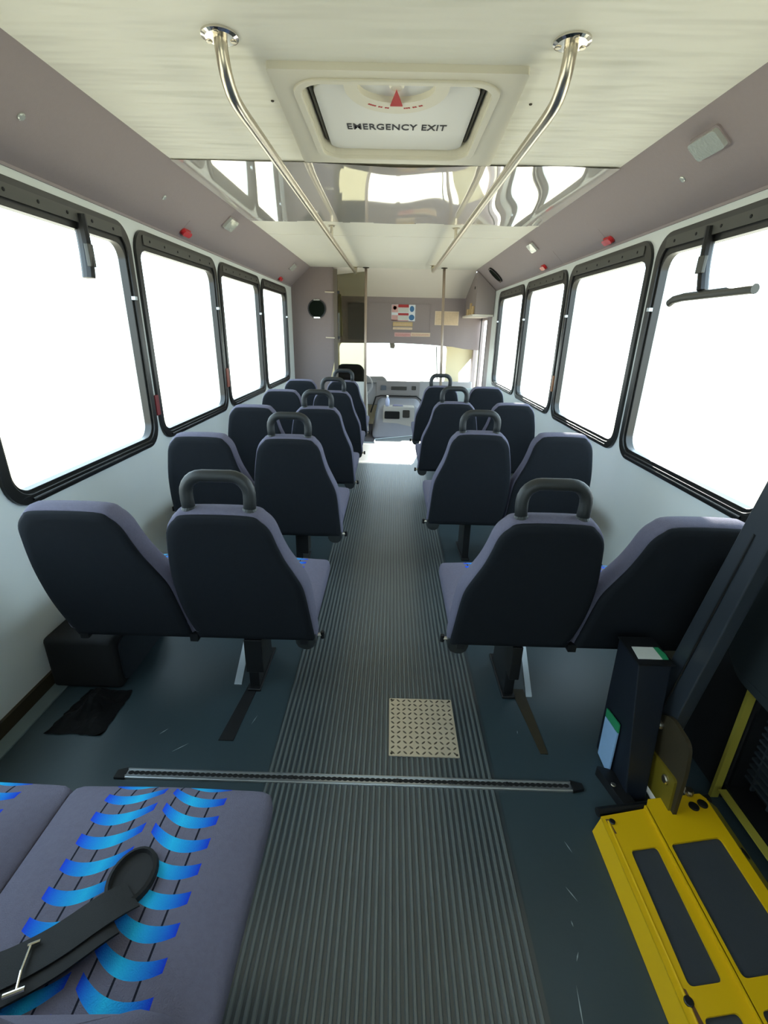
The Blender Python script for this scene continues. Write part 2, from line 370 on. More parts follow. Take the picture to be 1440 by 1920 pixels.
# ---------------------------------------------------------------- windows
def side_window(idx, s, y0, y1, latch=True):
    o = (s*HW, 0, 0); inn = -EX*s
    w = struct(link('window_%d' % idx, P([rr(y0, ZB, y1, ZT, .105, 8), rr(y0+.036, ZB+.034, y1-.036, ZT-.05, .08, 8)], o, EY, EZ, inn, -.035, .014), m_rubber, bevel=.004))
    link('glazing_bead', P([rr(y0+.034, ZB+.032, y1-.034, ZT-.048, .08, 8), rr(y0+.05, ZB+.048, y1-.05, ZT-.085, .065, 8)], o, EY, EZ, inn, -.03, .004), m_rubber, w, bevel=.003)
    tag(link('top_rail', P([rr(y0+.075, ZT-.062, y1-.075, ZT-.022, .008, 3)], o, EY, EZ, inn, .012, .018), m_railg, w), 'charcoal top rail with small screws')
    link('pane', P([rr(y0+.04, ZB+.04, y1-.04, ZT-.06, .075, 8)], o, EY, EZ, inn, -.026, -.021), m_glass, w)
    n = 6
    sc = bmesh.new()
    for k in range(n):
        disc(sc, Vector((s*HW, y0+.14+(y1-y0-.28)*k/(n-1), ZT-.042))+inn*.018, inn, .006, .002, 10)
    link('screw_row', sc, m_matte, w)
    if latch:
        tag(link('clip', B(((s*HW-.02*s, y1-.05, 1.34), (s*HW, y1-.028, 1.355))), m_alup, w), 'small silver clip')
        link('sill_bead', T([Vector((s*HW, y0+.10, ZB+.018))+inn*.016, Vector((s*HW, y1-.10, ZB+.018))+inn*.016], .005, 8), m_black, w)
    return w
WL, WR = [], []
for i, (a, b) in enumerate(WINS):
    WL.append(side_window(i+1, -1, a, b)); WR.append(side_window(i+6, 1, a, b))
tag(link('release_tag', B(((-HW+.006, 2.415, .80), (-HW+.016, 2.452, .90))), mat('dark_red_tag', (120, 30, 34), .5), WL[1]), 'dark red tag')
tag(link('release_tag', B(((-HW+.008, 3.52, .82), (-HW+.018, 3.57, .95))), mat('rusty_red_tag', (135, 62, 42), .5), WL[2]), 'rusty red tag')
tag(link('release_tag', B(((HW-.016, 3.545, .84), (HW-.006, 3.575, .95))), mat('rusty_orange_tag', (150, 96, 48), .5), WR[2]), 'orange brown tag')
# hanging brackets at the rear-most visible windows
bL = thing('hanging_bracket', 'black strap bracket hanging from the top of the large left window', 'bracket', (-1.185, 2.03, 1.60))
child(link('strap', T(smooth_path([(-1.185, 2.04, 1.62), (-1.185, 2.045, 1.52), (-1.18, 2.03, 1.43), (-1.18, 2.025, 1.40)]), .02, 10, flat=(.012, .026)), m_black), bL)
child(link('clasp', B(((-1.175, 2.02, 1.44), (-1.158, 2.055, 1.52))), m_railg, bevel=.003), bL)
bR = thing('hanging_bracket', 'black T-shaped bracket hanging in the large right window', 'bracket', (1.185, 2.03, 1.60))
child(link('strap', T(smooth_path([(1.185, 2.03, 1.62), (1.185, 2.02, 1.5), (1.18, 1.985, 1.40)]), .02, 10, flat=(.012, .022)), m_black), bR)
child(link('clasp', B(((1.16, 1.99, 1.46), (1.175, 2.03, 1.52))), m_railg, bevel=.003), bR)
child(link('cross_bar', T([(1.18, 1.70, 1.385), (1.18, 1.72, 1.386), (1.18, 2.10, 1.384), (1.18, 2.17, 1.378), (1.18, 2.20, 1.366)], .02, 12, flat=(.014, .016)), m_railg), bR)

# ---------------------------------------------------------------- floor fittings
rb = thing('ribbed_aisle_mat', 'grey ribbed rubber runner along the aisle floor', 'floor mat', (0, 0, 0))
link('mat_base', B(((-.325, YB, 0), (.35, 5.35, .002))), m_ribbase, rb)
bm = bmesh.new(); x = -.322
while x < .345:
    rings_ = []
    for yy, h in ((YB, 1), (1.9, 1), (3.0, .5), (4.6, .06)):
        rings_.append([(x, yy, .002), (x+.0095, yy, .002), (x+.0072, yy, .002+.0034*h), (x+.0023, yy, .002+.0034*h)])
    loft(bm, rings_)
    x += .0163
link('ribs', bm, m_rib, rb)
# tie-down track
tk = thing('tie_down_track', 'aluminium wheelchair tie-down track across the floor with scalloped slot', 'floor track', (0, 1.0, 0))
def tkp(*a, **k): return child(link(*a, **k), tk)
tkp('track_body', P([[(-.735, -.016), (.567, -.016), (.567, .016), (-.735, .016)]], (0, 1.0, 0), EX, EY, EZ, 0, .008), m_alu, bevel=.0015)
sl = []
n = 80
for k in range(n*8+1):
    t = k/8; x = -.73+1.29*k/(n*8); sl.append((x, .0028+.0034*abs(math.sin(math.pi*t))))
lo = [(x, -y) for x, y in sl][::-1]
tkp('lock_slot', P([sl+lo], (0, 1.0, 0), EX, EY, EZ, .008, .0086), m_matte)
for y_ in (.987, 1.010): tkp('rail_lip', B(((-.735, y_, .008), (.567, y_+.003, .011))), m_alu)
for x in (-.55, -.25, .06, .22, .38): tkp('bolt', D((x, 1.0, .008), EZ, .0065, .003), m_black)
tkp('end_cap', P([[(-.765, -.018), (-.735, -.018), (-.735, .018), (-.765, .008)]], (0, 1, 0), EX, EY, EZ, 0, .008), m_black)
tkp('end_cap', P([[(.567, -.018), (.60, -.010), (.60, .008), (.567, .018)]], (0, 1, 0), EX, EY, EZ, 0, .010), m_black)
# diamond plate
dp = thing('diamond_plate', 'square metal diamond-tread plate set in the aisle', 'metal plate', (.144, 1.207, 0))
child(link('plate', P([rr(.034, 1.087, .254, 1.330, .003)], (0, 0, 0), EX, EY, EZ, .004, .0075), mat('tread_plate_steel', (206, 194, 170), .45, metal=.35, noise=.12, nscale=25)), dp)
bm = bmesh.new()
for j in range(12):
    for i in range(11):
        cx, cy = .034+.012+i*.0196, 1.087+.012+j*.0200
        a = R(45 if (i+j) % 2 else -45)
        L2, Wd = .0088, .0028
        c, s = math.cos(a), math.sin(a)
        base = [(L2, 0), (L2*.4, Wd), (-L2*.4, Wd), (-L2, 0), (-L2*.4, -Wd), (L2*.4, -Wd)]
        rg0 = [(cx+c*u-s*v, cy+s*u+c*v, .0075) for u, v in base]; rg1 = [(cx+c*u*.6-s*v*.5, cy+s*u*.6+c*v*.5, .0096) for u, v in base]
        loft(bm, [rg0, rg1])
child(link('tread', bm, mat('tread_lug_worn_steel', (88, 78, 64), .5, metal=.2)), dp)
for x in (.042, .246):
    for y in (1.095, 1.322): child(link('screw', D((x, y, .0075), EZ, .004, .002), m_brown), dp)
# strips by the pedestals
tag(link('floor_strip', P([[(-.540, 1.385), (-.513, 1.385), (-.560, 1.68), (-.587, 1.68)]], (0, 0, 0), EX, EY, EZ, 0, .004), m_alup), 'pale metal floor strip beside the left front-most-row pedestal', 'floor strip')
tag(link('floor_strip', P([[(.531, 1.364), (.553, 1.364), (.612, 1.68), (.590, 1.68)]], (0, 0, 0), EX, EY, EZ, 0, .004), m_alup), '', 'floor strip')
bpy.data.objects['floor_strip']['label'] = 'pale metal strip on the floor under the nearest left seats'
bpy.data.objects['floor_strip.001']['label'] = 'pale metal strip on the floor under the nearest right seats'
tag(link('floor_track', P([[(-.511, 1.130), (-.464, 1.130), (-.448, 1.39), (-.485, 1.39)]], (0, 0, 0), EX, EY, EZ, 0, .003), m_matte), 'black strip on the floor running back from the left seat pedestal', 'floor strip')
tag(link('floor_track', P([[(.512, 1.115), (.535, 1.115), (.530, 1.40), (.485, 1.40)]], (0, 0, 0), EX, EY, EZ, 0, .003), m_brown), 'rusty brown strip on the floor running back from the right seat pedestal', 'floor strip')
# wall base: dark recess and pale edge strip
struct(link('baseboard_left', B(((-HW, YB, 0), (-HW+.012, 5.9, .055))), m_brown))
struct(link('baseboard_left_edge', P([[(YB, 0), (5.9, 0), (5.9, .05), (YB, .05)]], (-HW+.012, 0, .0), EY, EX, EZ, 0, .006), mat('pale_green_grey_edge', (112, 128, 130), .5)))
struct(link('baseboard_right', B(((HW-.012, YB, 0), (HW, 5.7, .055))), m_brown))

# ---------------------------------------------------------------- seats
AS = [(.0, .195), (.05, .197), (.2, .192), (.4, .185), (.5, .177), (.6, .158), (.7, .138), (.8, .124), (.9, .112), (.96, .092), (1.0, .055)]
WS = [(1.0, -.105), (.97, -.140), (.9, -.168), (.8, -.182), (.6, -.200), (.4, -.207), (.25, -.205), (.1, -.195), (0, -.185)]
Z0, Z1 = .29, .787
def outline(sgn):
    pts = [Vector((u, Z0+(Z1-Z0)*s, 0)) for s, u in AS] + [Vector((u, Z0+(Z1-Z0)*s, 0)) for s, u in WS]
    # densify with catmull, closed bottom
    d = smooth_path(pts, 4)
    d = d + [Vector((-.185+(.38)*k/8, Z0, 0)) for k in range(1, 8)]
    return [Vector((p.x*sgn, p.y)) for p in d]
def inset(pl, d):
    n = len(pl); out = []; area = sum(pl[i].x*pl[(i+1) % n].y-pl[(i+1) % n].x*pl[i].y for i in range(n)); sg = 1 if area > 0 else -1
    for i in range(n):
        t = (pl[(i+1) % n]-pl[i-1]); t.normalize(); out.append(pl[i]+Vector((-t.y, t.x))*d*sg)
    return out
def shrink(pl, d):
    cx = (min(p.x for p in pl)+max(p.x for p in pl))/2; cz = (min(p.y for p in pl)+max(p.y for p in pl))/2
    return [Vector((cx+(p.x-cx)*(1-d/.2), cz+(p.y-cz)*(1-d/.25))) for p in pl]
def seatback(sgn, rec, lumb=.02):
    """returns bmeshes of upholstery and shell; origin at the back's centre line on the floor, y=0 at the top rear edge"""
    ol = outline(sgn)
    def ring(ins, t, shell=False):
        out = []
        for p in shrink(ol, ins):
            s = (p.y-Z0)/(Z1-Z0); y = rec*(1-s)
            tt = t
            if t > .03: tt = t + lumb*math.exp(-((s-.35)/.25)**2)
            # shallow forward curl of the top
            y += .010*max(0, s-.85)/.15*0
            out.append((p.x, y+tt, p.y + (t*.12)))
        return out
    up_ = bmesh.new(); loft(up_, [ring(.010, -.001), ring(.003, .004), ring(0, .012), ring(-.002, .03), ring(.001, .052), ring(.008, .064), ring(.022, .072), ring(.05, .075)])
    sh = bmesh.new(); loft(sh, [ring(.03, -.012), ring(.012, -.010), ring(.005, -.004), ring(.006, .002)])
    return up_, sh
def cushion():
    bm = bmesh.new(); nx, ny = 12, 12; hx = .19; y0, y1 = -.20, .205
    def zt(u, v):   # u,v in 0..1
        e = lambda t: 1-(abs(2*t-1))**6
        return .415-.022*(1-e(u)*e(v)) + .004*math.cos((u-.5)*6)
    top = [[bm.verts.new((-hx+2*hx*i/nx, y0+(y1-y0)*j/ny, zt(i/nx, j/ny))) for i in range(nx+1)] for j in range(ny+1)]
    for j in range(ny):
        for i in range(nx): bm.faces.new([top[j][i], top[j][i+1], top[j+1][i+1], top[j+1][i]])
    edge = [top[0][i] for i in range(nx+1)]+[top[j][nx] for j in range(1, ny+1)]+[top[ny][i] for i in range(nx-1, -1, -1)]+[top[j][0] for j in range(ny-1, 0, -1)]
    prev = edge
    for off, z in ((.008, .385), (.010, .36), (.004, .325), (-.004, .312)):
        ring = []
        for v in edge:
            d = Vector((v.co.x, v.co.y, 0)); d.normalize()
            x = v.co.x+(off if v.co.x > hx-1e-4 else -off if v.co.x < -hx+1e-4 else 0)
            y = v.co.y+(off if v.co.y > y1-1e-4 else -off if v.co.y < y0+1e-4 else 0)
            ring.append(bm.verts.new((x, y, z)))
        n = len(edge)
        for k in range(n): bm.faces.new([prev[k], prev[(k+1) % n], ring[(k+1) % n], ring[k]])
        prev = ring
    bm.faces.new(prev)
    return bm
def rectsmooth(pts, r):
    return pts
def double_seat(side, y, rec, label, group, handle=True, xa=.405, xw=.80, backs_lumb=.02, pin=True):
    """side -1 left of the aisle, 1 right; origin below the top rear edge of the backs"""
    sg = -side           # towards the aisle
    t = thing('double_seat', label, 'seat', (side*(xa+xw)/2, y, 0), group)
    off = {}
    for nm, cx in (('aisle', xa), ('window', xw)):
        dx = side*cx - side*(xa+xw)/2
        u_, s_ = seatback(sg, rec, backs_lumb)
        o = link('backrest', u_, m_fabric, t, smooth=True); o.location = (dx, 0, 0)
        o2 = tag(link('back_shell', s_, m_shell, t, smooth=True), 'charcoal back shell'); o2.location = (dx, 0, 0)
        c = link('seat_cushion', cushion(), m_pattern, t, smooth=True, sub=1); c.location = (dx-.003*side*(-1), .335, 0)
        off[nm] = dx
    dxa, dxw = off['aisle'], off['window']
    # steel frame under the cushions
    f = bmesh.new(); xl, xr = min(dxa, dxw)-.17, max(dxa, dxw)+.17
    for yy in (.19, .44):
        box(f, (xl, yy, .285), (xr, yy+.03, .315))
    for xx in (xl, (xl+xr)/2-.012, xr-.025): box(f, (xx, .14, .285), (xx+.025, .50, .312))
    # wall bracket
    wx = side*(HW-.015)-t.location.x
    box(f, (min(wx, dxw), .40, .27), (max(wx, dxw), .43, .295))
    link('frame', f, m_black, t)
    lx = dxa+side*.052
    lg = bmesh.new()
    box(lg, (lx-.018, .25, .010), (lx+.018, .44, .29)); box(lg, (lx-.024, .235, 0), (lx+.024, .48, .012))
    box(lg, (lx+sg*.02-.014, .16, .15), (lx+sg*.02+.045 if sg > 0 else lx+.0, .24, .28))
    link('pedestal', lg, m_black, t, bevel=.003)
    # rounded hinge cover below the aisle corner of the back
    bx = dxa+sg*.163
    hc = P([[(-.034, .03), (-.034, -.004), (-.026, -.020), (-.010, -.028), (.012, -.028), (.026, -.018), (.032, 0), (.032, .03)]], (bx, rec-.006, Z0), EX, EZ, EY, -.004, .045)
    link('hinge_cover', hc, m_blackplastic, t, bevel=.004)
    if pin:
        link('recline_pin', T([(bx+sg*.02, rec+.02, .30), (bx+sg*.052, rec+.02, .30)], .006, 8), m_steel, t)
        link('pin_knob', T([(bx+sg*.050, rec+.02, .288), (bx+sg*.050, rec+.02, .312)], .007, 8), m_black, t)
    if handle:
        hx = dxa-sg*.025; w2 = .079; zt = Z1+.092; r = .028
        pts = []
        pts += [(hx-w2, .030, Z1-.012), (hx-w2-.003, .030, Z1+.03)]
        for k in range(0, 7):
            a = R(180-90*k/6); pts.append((hx-w2-.003+.046+.046*math.cos(a), .030, zt-.046+.046*math.sin(a)))
        for k in range(0, 7):
            a = R(90-90*k/6); pts.append((hx+w2+.003-.046+.046*math.cos(a), .030, zt-.046+.046*math.sin(a)))
        pts += [(hx+w2+.003, .030, Z1+.03), (hx+w2, .030, Z1-.012)]
        link('grab_handle', T(pts, .0165, 14, upv=(0, 1, 0)), m_blackplastic, t, smooth=True)
        for q in (-1, 1): link('handle_socket', D((hx+q*w2, .030, Z1-.010), EZ, .0205, .018), m_blackplastic, t)
    return t
Yl = [1.115, 2.02, 2.855, 3.65, 4.45]; Yr = [1.115, 2.21, 3.20, 4.17]
ordn = ['nearest the camera', 'second back from the camera', 'third back from the camera', 'fourth back from the camera', 'farthest, by the driver bulkhead']
for i, y in enumerate(Yl):
    lab = 'double bus seat with looped grab handle, left of the aisle, row ' + ordn[i] if i else 'large double bus seat left of the aisle in front of the tie-down track'
    lab = ['grey double seat with looped handle, nearest complete row left of the aisle',
           'double seat left of the aisle, second row ahead of the floor track',
           'double seat left of the aisle, third of the five rows beyond the floor track',
           'double seat left of the aisle, just behind the frontmost left row',
           'frontmost double seat left of the aisle, beside the speaker bulkhead'][i]
    double_seat(-1, y, (.155 if i == 0 else .07), lab, 'double seats left of the aisle')
for i, y in enumerate(Yr):
    lab = ['grey double seat with looped handle, nearest right row, behind the lift post',
           'double seat right of the aisle, second row from the wheelchair lift',
           'double seat right of the aisle, third row from the wheelchair lift',
           'frontmost double seat right of the aisle, behind the entry partition'][i]
    double_seat(1, y, (.155 if i == 0 else .07), lab, 'double seats right of the aisle', xa=.413, xw=.81)
# rear seat whose cushion fills the lower left corner
rs = double_seat(-1, .115, .075, 'foreground double seat with blue swoosh patterned cushion, cut off at lower left', 'double seats left of the aisle', handle=False, xa=.392, xw=.785, backs_lumb=.062, pin=False)
# its lap belt: dark sleeve, webbing and buckle, resting on the cushion
sb = bmesh.new()
CZ = .4235
ring = lambda rx, ry, z, dy=0: [(-.377+rx*math.cos(2*math.pi*k/28)+.0*z, .478+dy+ry*math.sin(2*math.pi*k/28), z) for k in range(28)]
loft(sb, [ring(.037, .046, CZ-.004), ring(.035, .044, CZ+.004), ring(.030, .039, CZ+.006), ring(.028, .036, CZ+.0), ring(.012, .02, CZ-.001)])
belt = link('seat_belt', sb, m_matte, smooth=False); belt['label'] = 'black lap belt'
child(belt, rs)
wbm = bmesh.new()
path = smooth_path([(-.362, .452, CZ+.001), (-.385, .425, CZ+.014), (-.43, .385, CZ+.012), (-.468, .360, CZ+.011), (-.50, .345, CZ+.011), (-.56, .325, CZ+.010), (-.62, .31, CZ+.008)], 8)
half = .024; rows = []
for i, p in enumerate(path):
    d = (path[min(i+1, len(path)-1)]-path[max(i-1, 0)]); d.z = 0; d.normalize(); s = Vector((-d.y, d.x, 0))
    rows.append([p+s*half, p-s*half, p-s*half+EZ*.003, p+s*half+EZ*.003])
loft(wbm, rows)
def subchild(o, par):
    bpy.context.view_layer.update(); o.parent = par; o.matrix_parent_inverse = par.matrix_world.inverted(); return o
subchild(link('webbing', wbm, m_web), belt)
w2b = bmesh.new(); path2 = [p+Vector((.016, -.026, -.004)) for p in path[6:-8]]; rows = []
for i, p in enumerate(path2):
    d = (path2[min(i+1, len(path2)-1)]-path2[max(i-1, 0)]); d.z = 0; d.normalize(); s = Vector((-d.y, d.x, 0))
    rows.append([p+s*.012, p-s*.012, p-s*.012+EZ*.004, p+s*.012+EZ*.004])
loft(w2b, rows); subchild(link('webbing', w2b, m_matte), belt)
bk2 = bmesh.new(); bdx = .028
tube(bk2, [(-.489+bdx, .380, CZ+.018), (-.481+bdx, .350, CZ+.019), (-.472+bdx, .328, CZ+.018)], .0018, 8)
tube(bk2, [(-.492+bdx, .377, CZ+.018), (-.479+bdx, .383, CZ+.018)], .0022, 8); tube(bk2, [(-.486+bdx, .324, CZ+.018), (-.464+bdx, .333, CZ+.018)], .003, 8)
subchild(tag(link('buckle', bk2, m_steelb), 'chrome buckle bars'), belt)

# black items on the floor by the left wall
ht = thing('floor_heater', 'black heater box low against the left wall under the nearest seats', 'heater', (-1.03, 1.48, 0))
child(link('housing', B(((-1.185, 1.34, 0), (-.93, 1.70, .21))), m_matte, bevel=.02, seg=3), ht)
child(link('side_cover', P([rr(1.36, .02, 1.66, .19, .03)], (-.93, 0, 0), EY, EZ, EX, 0, .006), mat('dark_blue_grey_cover', (26, 32, 38), .5), bevel=.003), ht)
bm = bmesh.new(); ng = 14
def czz(u, v): return .004+.045*max(0, math.sin(math.pi*u)*math.sin(math.pi*v))*(1+.5*math.sin(9*u+5*v)+.4*math.sin(13*v-7*u))
g = []
for j in range(ng+1):
    row = []
    for i in range(ng+1):
        u, v = i/ng, j/ng
        jit = .008*(random.random()-.5) if (i in (0, ng) or j in (0, ng)) else 0
        row.append(bm.verts.new((-1.075+.185*u+.03*v*(1-u)+jit, 1.135+.20*v+jit, czz(u, v))))
    g.append(row)
for j in range(ng):
    for i in range(ng): bm.faces.new([g[j][i], g[j][i+1], g[j+1][i+1], g[j+1][i]])
bmesh.ops.solidify(bm, geom=bm.faces[:], thickness=.003)
tag(link('crumpled_cloth', bm, m_matte), 'ragged black cloth bunched on the floor at the left wall', 'cloth')

# ---------------------------------------------------------------- wheelchair lift on the right
lf = thing('wheelchair_lift', 'folded black wheelchair lift with yellow bridge plate at right wall', 'wheelchair lift', (.85, .95, 0))
def lp(*a, **k): return child(link(*a, **k), lf)
ZP = .05
def pz(x):  return .046+max(0, min(1, (x-.715)/.02))*.012
plate_out = [(.596, .20), (.596, .880), (.728, .907), (.728, .20)]
h1 = [(x, y) for x, y in [(.634, .795), (.705, .806), (.702, .544), (.623, .534)]]
def rpoly(pts, r=.012, n=5):
    out = []; m = len(pts)
    for i in range(m):
        p = Vector(pts[i]); a = (Vector(pts[i-1])-p).normalized(); b = (Vector(pts[(i+1) % m])-p).normalized()
        p0, p1 = p+a*r, p+b*r
        for k in range(n+1):
            t = k/n; q = p0*(1-t)**2+p*2*t*(1-t)+p1*t*t; out.append((q.x, q.y))
    return out
H1 = rpoly([(.634, .795), (.705, .806), (.699, .544), (.626, .534)]); H1b = rpoly([(.626, .49), (.699, .50), (.699, .24), (.626, .23)])
H2 = rpoly([(.738, .808), (.874, .830), (.876, .566), (.738, .546)]); H2b = rpoly([(.738, .50), (.876, .52), (.876, .26), (.738, .24)])
lp('bridge_plate', P([plate_out, H1, H1b], (0, 0, 0), EX, EY, EZ, .043, .048), m_yellow)
child(tag(link('inner_plate', P([[(.728, .20), (.728, .907), (.742, .928), (.895, .950), (.905, .935), (.905, .20)], H2, H2b], (0, 0, 0), EX, EY, EZ, .050, .056), m_yellow), 'yellow raised half of the bridge plate'), lf)
lp('plate_crease', P([[(.196, .043), (.910, .043), (.910, .056), (.196, .056)]], (.724, 0, 0), EY, EZ, EX, 0, .006), m_yellow)
lip = bmesh.new(); hexa(lip, [(.578, .20, .002), (.578, .872, .002), (.598, .880, .046), (.598, .20, .046), (.582, .20, .002), (.582, .872, .002), (.602, .880, .042), (.602, .20, .042)])
lp('plate_lip', lip, m_yellow)
lp('plate_ridge', T([(.610, .20, .047), (.610, .868, .047)], .0035, 8), m_yellow)
lp('grip_pad', P([[(.617, .21), (.617, .82), (.714, .83), (.714, .21)]], (0, 0, 0), EX, EY, EZ, .038, .0425), m_grip)
lp('grip_pad', P([[(.732, .21), (.732, .84), (.885, .86), (.885, .21)]], (0, 0, 0), EX, EY, EZ, .044, .0495), m_grip)
fl = bmesh.new(); hexa(fl, [(.905, .20, .054), (.905, .935, .054), (.945, .938, .020), (.945, .20, .020), (.905, .20, .049), (.905, .935, .049), (.945, .938, .015), (.945, .20, .015)])
child(tag(link('side_flange', fl, m_oliv), 'dull yellow sloping flange'), lf)
lp('flange_hole', D((.922, .80, .041), (.65, 0, .76), .013, .002), m_matte)
for x, y, z, r in ((.619, .866, .048, .008), (.856, .910, .056, .013), (.884, .918, .056, .013), (.612, .512, .048, .009)):
    lp('bolt', D((x, y, z), EZ, r, .004), m_black)
tg = thing
for pts in ([(.604, .872), (.612, .873), (.618, .835), (.613, .835)], [(.607, .535), (.617, .53), (.622, .48), (.612, .47)]):
    child(tag(link('worn_patch', P([pts], (0, 0, 0), EX, EY, EZ, .048, .0486), m_rust), 'rusty scraped patch'), lf)
lp('hinge_tube', T([(.60, .905, .03), (.93, .955, .03)], .012, 12), m_black)
# pump housing with labels
pb = bmesh.new(); hexa(pb, [(.705, .960, 0), (.765, .965, 0), (.765, 1.15, 0), (.700, 1.15, 0), (.690, 1.035, .418), (.78, 1.035, .418), (.78, 1.15, .418), (.690, 1.15, .418)])
lp('pump_housing', pb, mat('blue_black_housing', (20, 26, 36), .45), bevel=.004)
lp('top_plate', P([[(.688, 1.03), (.785, 1.03), (.785, 1.152), (.688, 1.152)]], (0, 0, 0), EX, EY, EZ, .418, .423), m_black)
lab = lp('instruction_label', P([[(.697, 1.052), (.762, 1.052), (.762, 1.104), (.703, 1.104)]], (0, 0, 0), EX, EY, EZ, .423, .4242), m_lwhite)
subchild(link('label_band', P([[(.762, 1.052), (.778, 1.052), (.782, 1.075), (.776, 1.104), (.762, 1.104)]], (0, 0, 0), EX, EY, EZ, .423, .4243), m_green), lab)
def plane_pts(q): return q
lab2 = bmesh.new(); hexa(lab2, [(.6945, 1.117, .012), (.6955, 1.044, .004), (.6935, 1.046, .165), (.6925, 1.121, .155), (.690, 1.117, .012), (.691, 1.044, .004), (.689, 1.046, .165), (.688, 1.121, .155)])
lab2 = child(tag(link('warning_label', lab2, m_lblue), 'pale blue label'), lf)
gb = bmesh.new(); hexa(gb, [(.6925, 1.122, .157), (.6935, 1.045, .167), (.6925, 1.047, .197), (.692, 1.124, .184), (.6885, 1.122, .157), (.6895, 1.045, .167), (.6885, 1.047, .197), (.688, 1.124, .184)])
subchild(link('label_band', gb, m_green), lab2)
lp('foot_bracket', P([rpoly([(.655, 1.055), (.70, 1.04), (.72, .93), (.685, .925)], .01)], (0, 0, 0), EX, EY, EZ, 0, .03), m_black, bevel=.003)
lp('bolt', D((.680, .990, .03), EZ, .007, .003), m_steel)
# lift arm
arm = bmesh.new()
hexa(arm, [(.800, 1.14, .12), (.800, 1.01, .16), (.808, .900, .86), (.806, .955, .98), (.835, 1.14, .12), (.835, 1.01, .16), (.843, .900, .86), (.841, .955, .98)])
hexa(arm, [(.806, .955, .98), (.808, .900, .86), (.82, .80, 1.45), (.82, .87, 1.5), (.841, .955, .98), (.843, .900, .86), (.853, .80, 1.45), (.853, .87, 1.5)])
lp('lift_arm', arm, mat('slate_grey_arm_paint', (46, 51, 57), .35), bevel=.004)
lp('arm_groove', T([(.798, 1.06, .20), (.806, .945, .84)], .003, 6), m_black)
child(tag(link('arm_bracket', P([rpoly([(1.075, .02), (1.06, .17), (1.04, .25), (.99, .285), (.905, .276), (.890, .20), (.885, .03)], .025)], (.790, 0, 0), EY, EZ, EX, -.004, .006), m_brown), 'brown black pivot bracket'), lf)
child(tag(link('bracket_lit_face', P([rpoly([(1.065, .02), (1.035, .135), (.905, .155), (.895, .04)], .012)], (.783, 0, 0), EY, EZ, EX, -.004, .003), mat('olive_lit_face', (110, 96, 20), .5)), 'olive lower bracket face, lighter where lit'), lf)  # lower bracket face; its change of light is put into this olive colour
lp('pivot_bolt', D((.786, 1.022, .228), -EX, .013, .008), m_steel); lp('pivot_bolt', D((.779, .934, .125), -EX, .012, .008), m_steel)
lp('pivot_bolt', D((.86, .945, .062), EZ, .012, .014), m_steel)
# folded platform: black grating in a frame with yellow edges
gr = bmesh.new()
for k in range(56): # slats
    z = .09+k*.022
    if z > 1.30: break
    box(gr, (1.03, .05, z), (1.045, .98, z+.007))
for k in range(16): box(gr, (1.032, .05+k*.06, .07), (1.043, .056+k*.06, 1.30))
lp('platform_grating', gr, mat('blue_grey_grating', (58, 66, 72), .35, metal=.4))
lp('platform_backing', B(((1.06, .0, .02), (1.07, 1.0, 1.32))), m_matte)
lp('platform_frame', B(((1.0, .98, .0), (1.06, 1.01, 1.32)), ((.99, .0, .01), (1.06, 1.0, .05)), ((1.0, .0, 1.30), (1.06, 1.0, 1.34))), m_black)
child(tag(link('edge_strip', B(((.962, .985, .0), (.984, .995, .80))), m_oliv), 'dull yellow upright edge strip'), lf)
child(tag(link('edge_strip', B(((.962, .10, .045), (.984, .97, .050))), m_oliv), 'dull yellow lower edge strip'), lf)
lp('side_cover', P([rpoly([(1.11, .715), (1.118, .60), (1.095, .52), (1.05, .45), (1.0, .41), (.80, .40), (.80, .715)], .03)], (.95, 0, 0), EY, EZ, EX, -.02, .01), mat('dark_slate_cover', (36, 42, 44), .45), bevel=.008, seg=3)
lp('dark_filler', P([[(.985, .0), (1.21, .0), (1.21, .35), (1.15, .70), (.985, .76)]], (.99, 0, 0), EY, EZ, EX, 0, .006), m_matte)  # matte black sheet added to keep the gap beside the arm dark
for z_ in (.655, .70): child(tag(link('mount_bracket', B(((1.04, 1.11, z_), (1.18, 1.16, z_+.02))), m_oliv), 'olive green mounting bracket'), lf)
lp('hydraulic_hose', T(smooth_path([(.93, 1.13, .70), (.92, 1.15, .5), (.93, 1.14, .3), (.91, 1.12, .05)]), .010, 10), m_matte)

# ---------------------------------------------------------------- ceiling hatch
ha = thing('roof_hatch', 'cream emergency exit roof hatch with dial handle', 'roof hatch', (.005, 1.97, 1.9))
def hp(*a, **k): return child(link(*a, **k), ha)
tro = [(-.348, 1.60), (.362, 1.605), (.40, 2.36), (-.375, 2.355)]
hp('trim_frame', P([rpoly(tro, .012, 4), rr(HX0, HY0, HX1, HY1, .075)], (0, 0, ZC), EX, EY, EZ, -.018, .0), m_hatch, bevel=.005)
hp('inner_lip', P([rr(HX0-.022, HY0-.022, HX1+.022, HY1+.022, .09), rr(HX0, HY0, HX1, HY1, .075)], (0, 0, ZC), EX, EY, EZ, -.025, -.016), m_hatch, bevel=.003)
hp('well', P([rr(HX0-.008, HY0-.008, HX1+.008, HY1+.008, .08), rr(HX0+.002, HY0+.002, HX1-.002, HY1-.002, .075)], (0, 0, ZC), EX, EY, EZ, -.012, .129), m_hatch)
hp('lid', B(((HX0-.02, HY0-.02, ZC+.13), (HX1+.02, HY1+.02, ZC+.14))), m_hatch)
pn = hp('inner_panel', P([rr(-.248, 1.745, .258, 2.274, .05)], (0, 0, ZC), EX, EY, EZ, .008, .028), m_hatchw, bevel=.006)
for x in (-.262, .272): hp('side_strut', T([(x, 1.72, ZC+.03), (x, 2.24, ZC+.03)], .006, 10), m_railg)
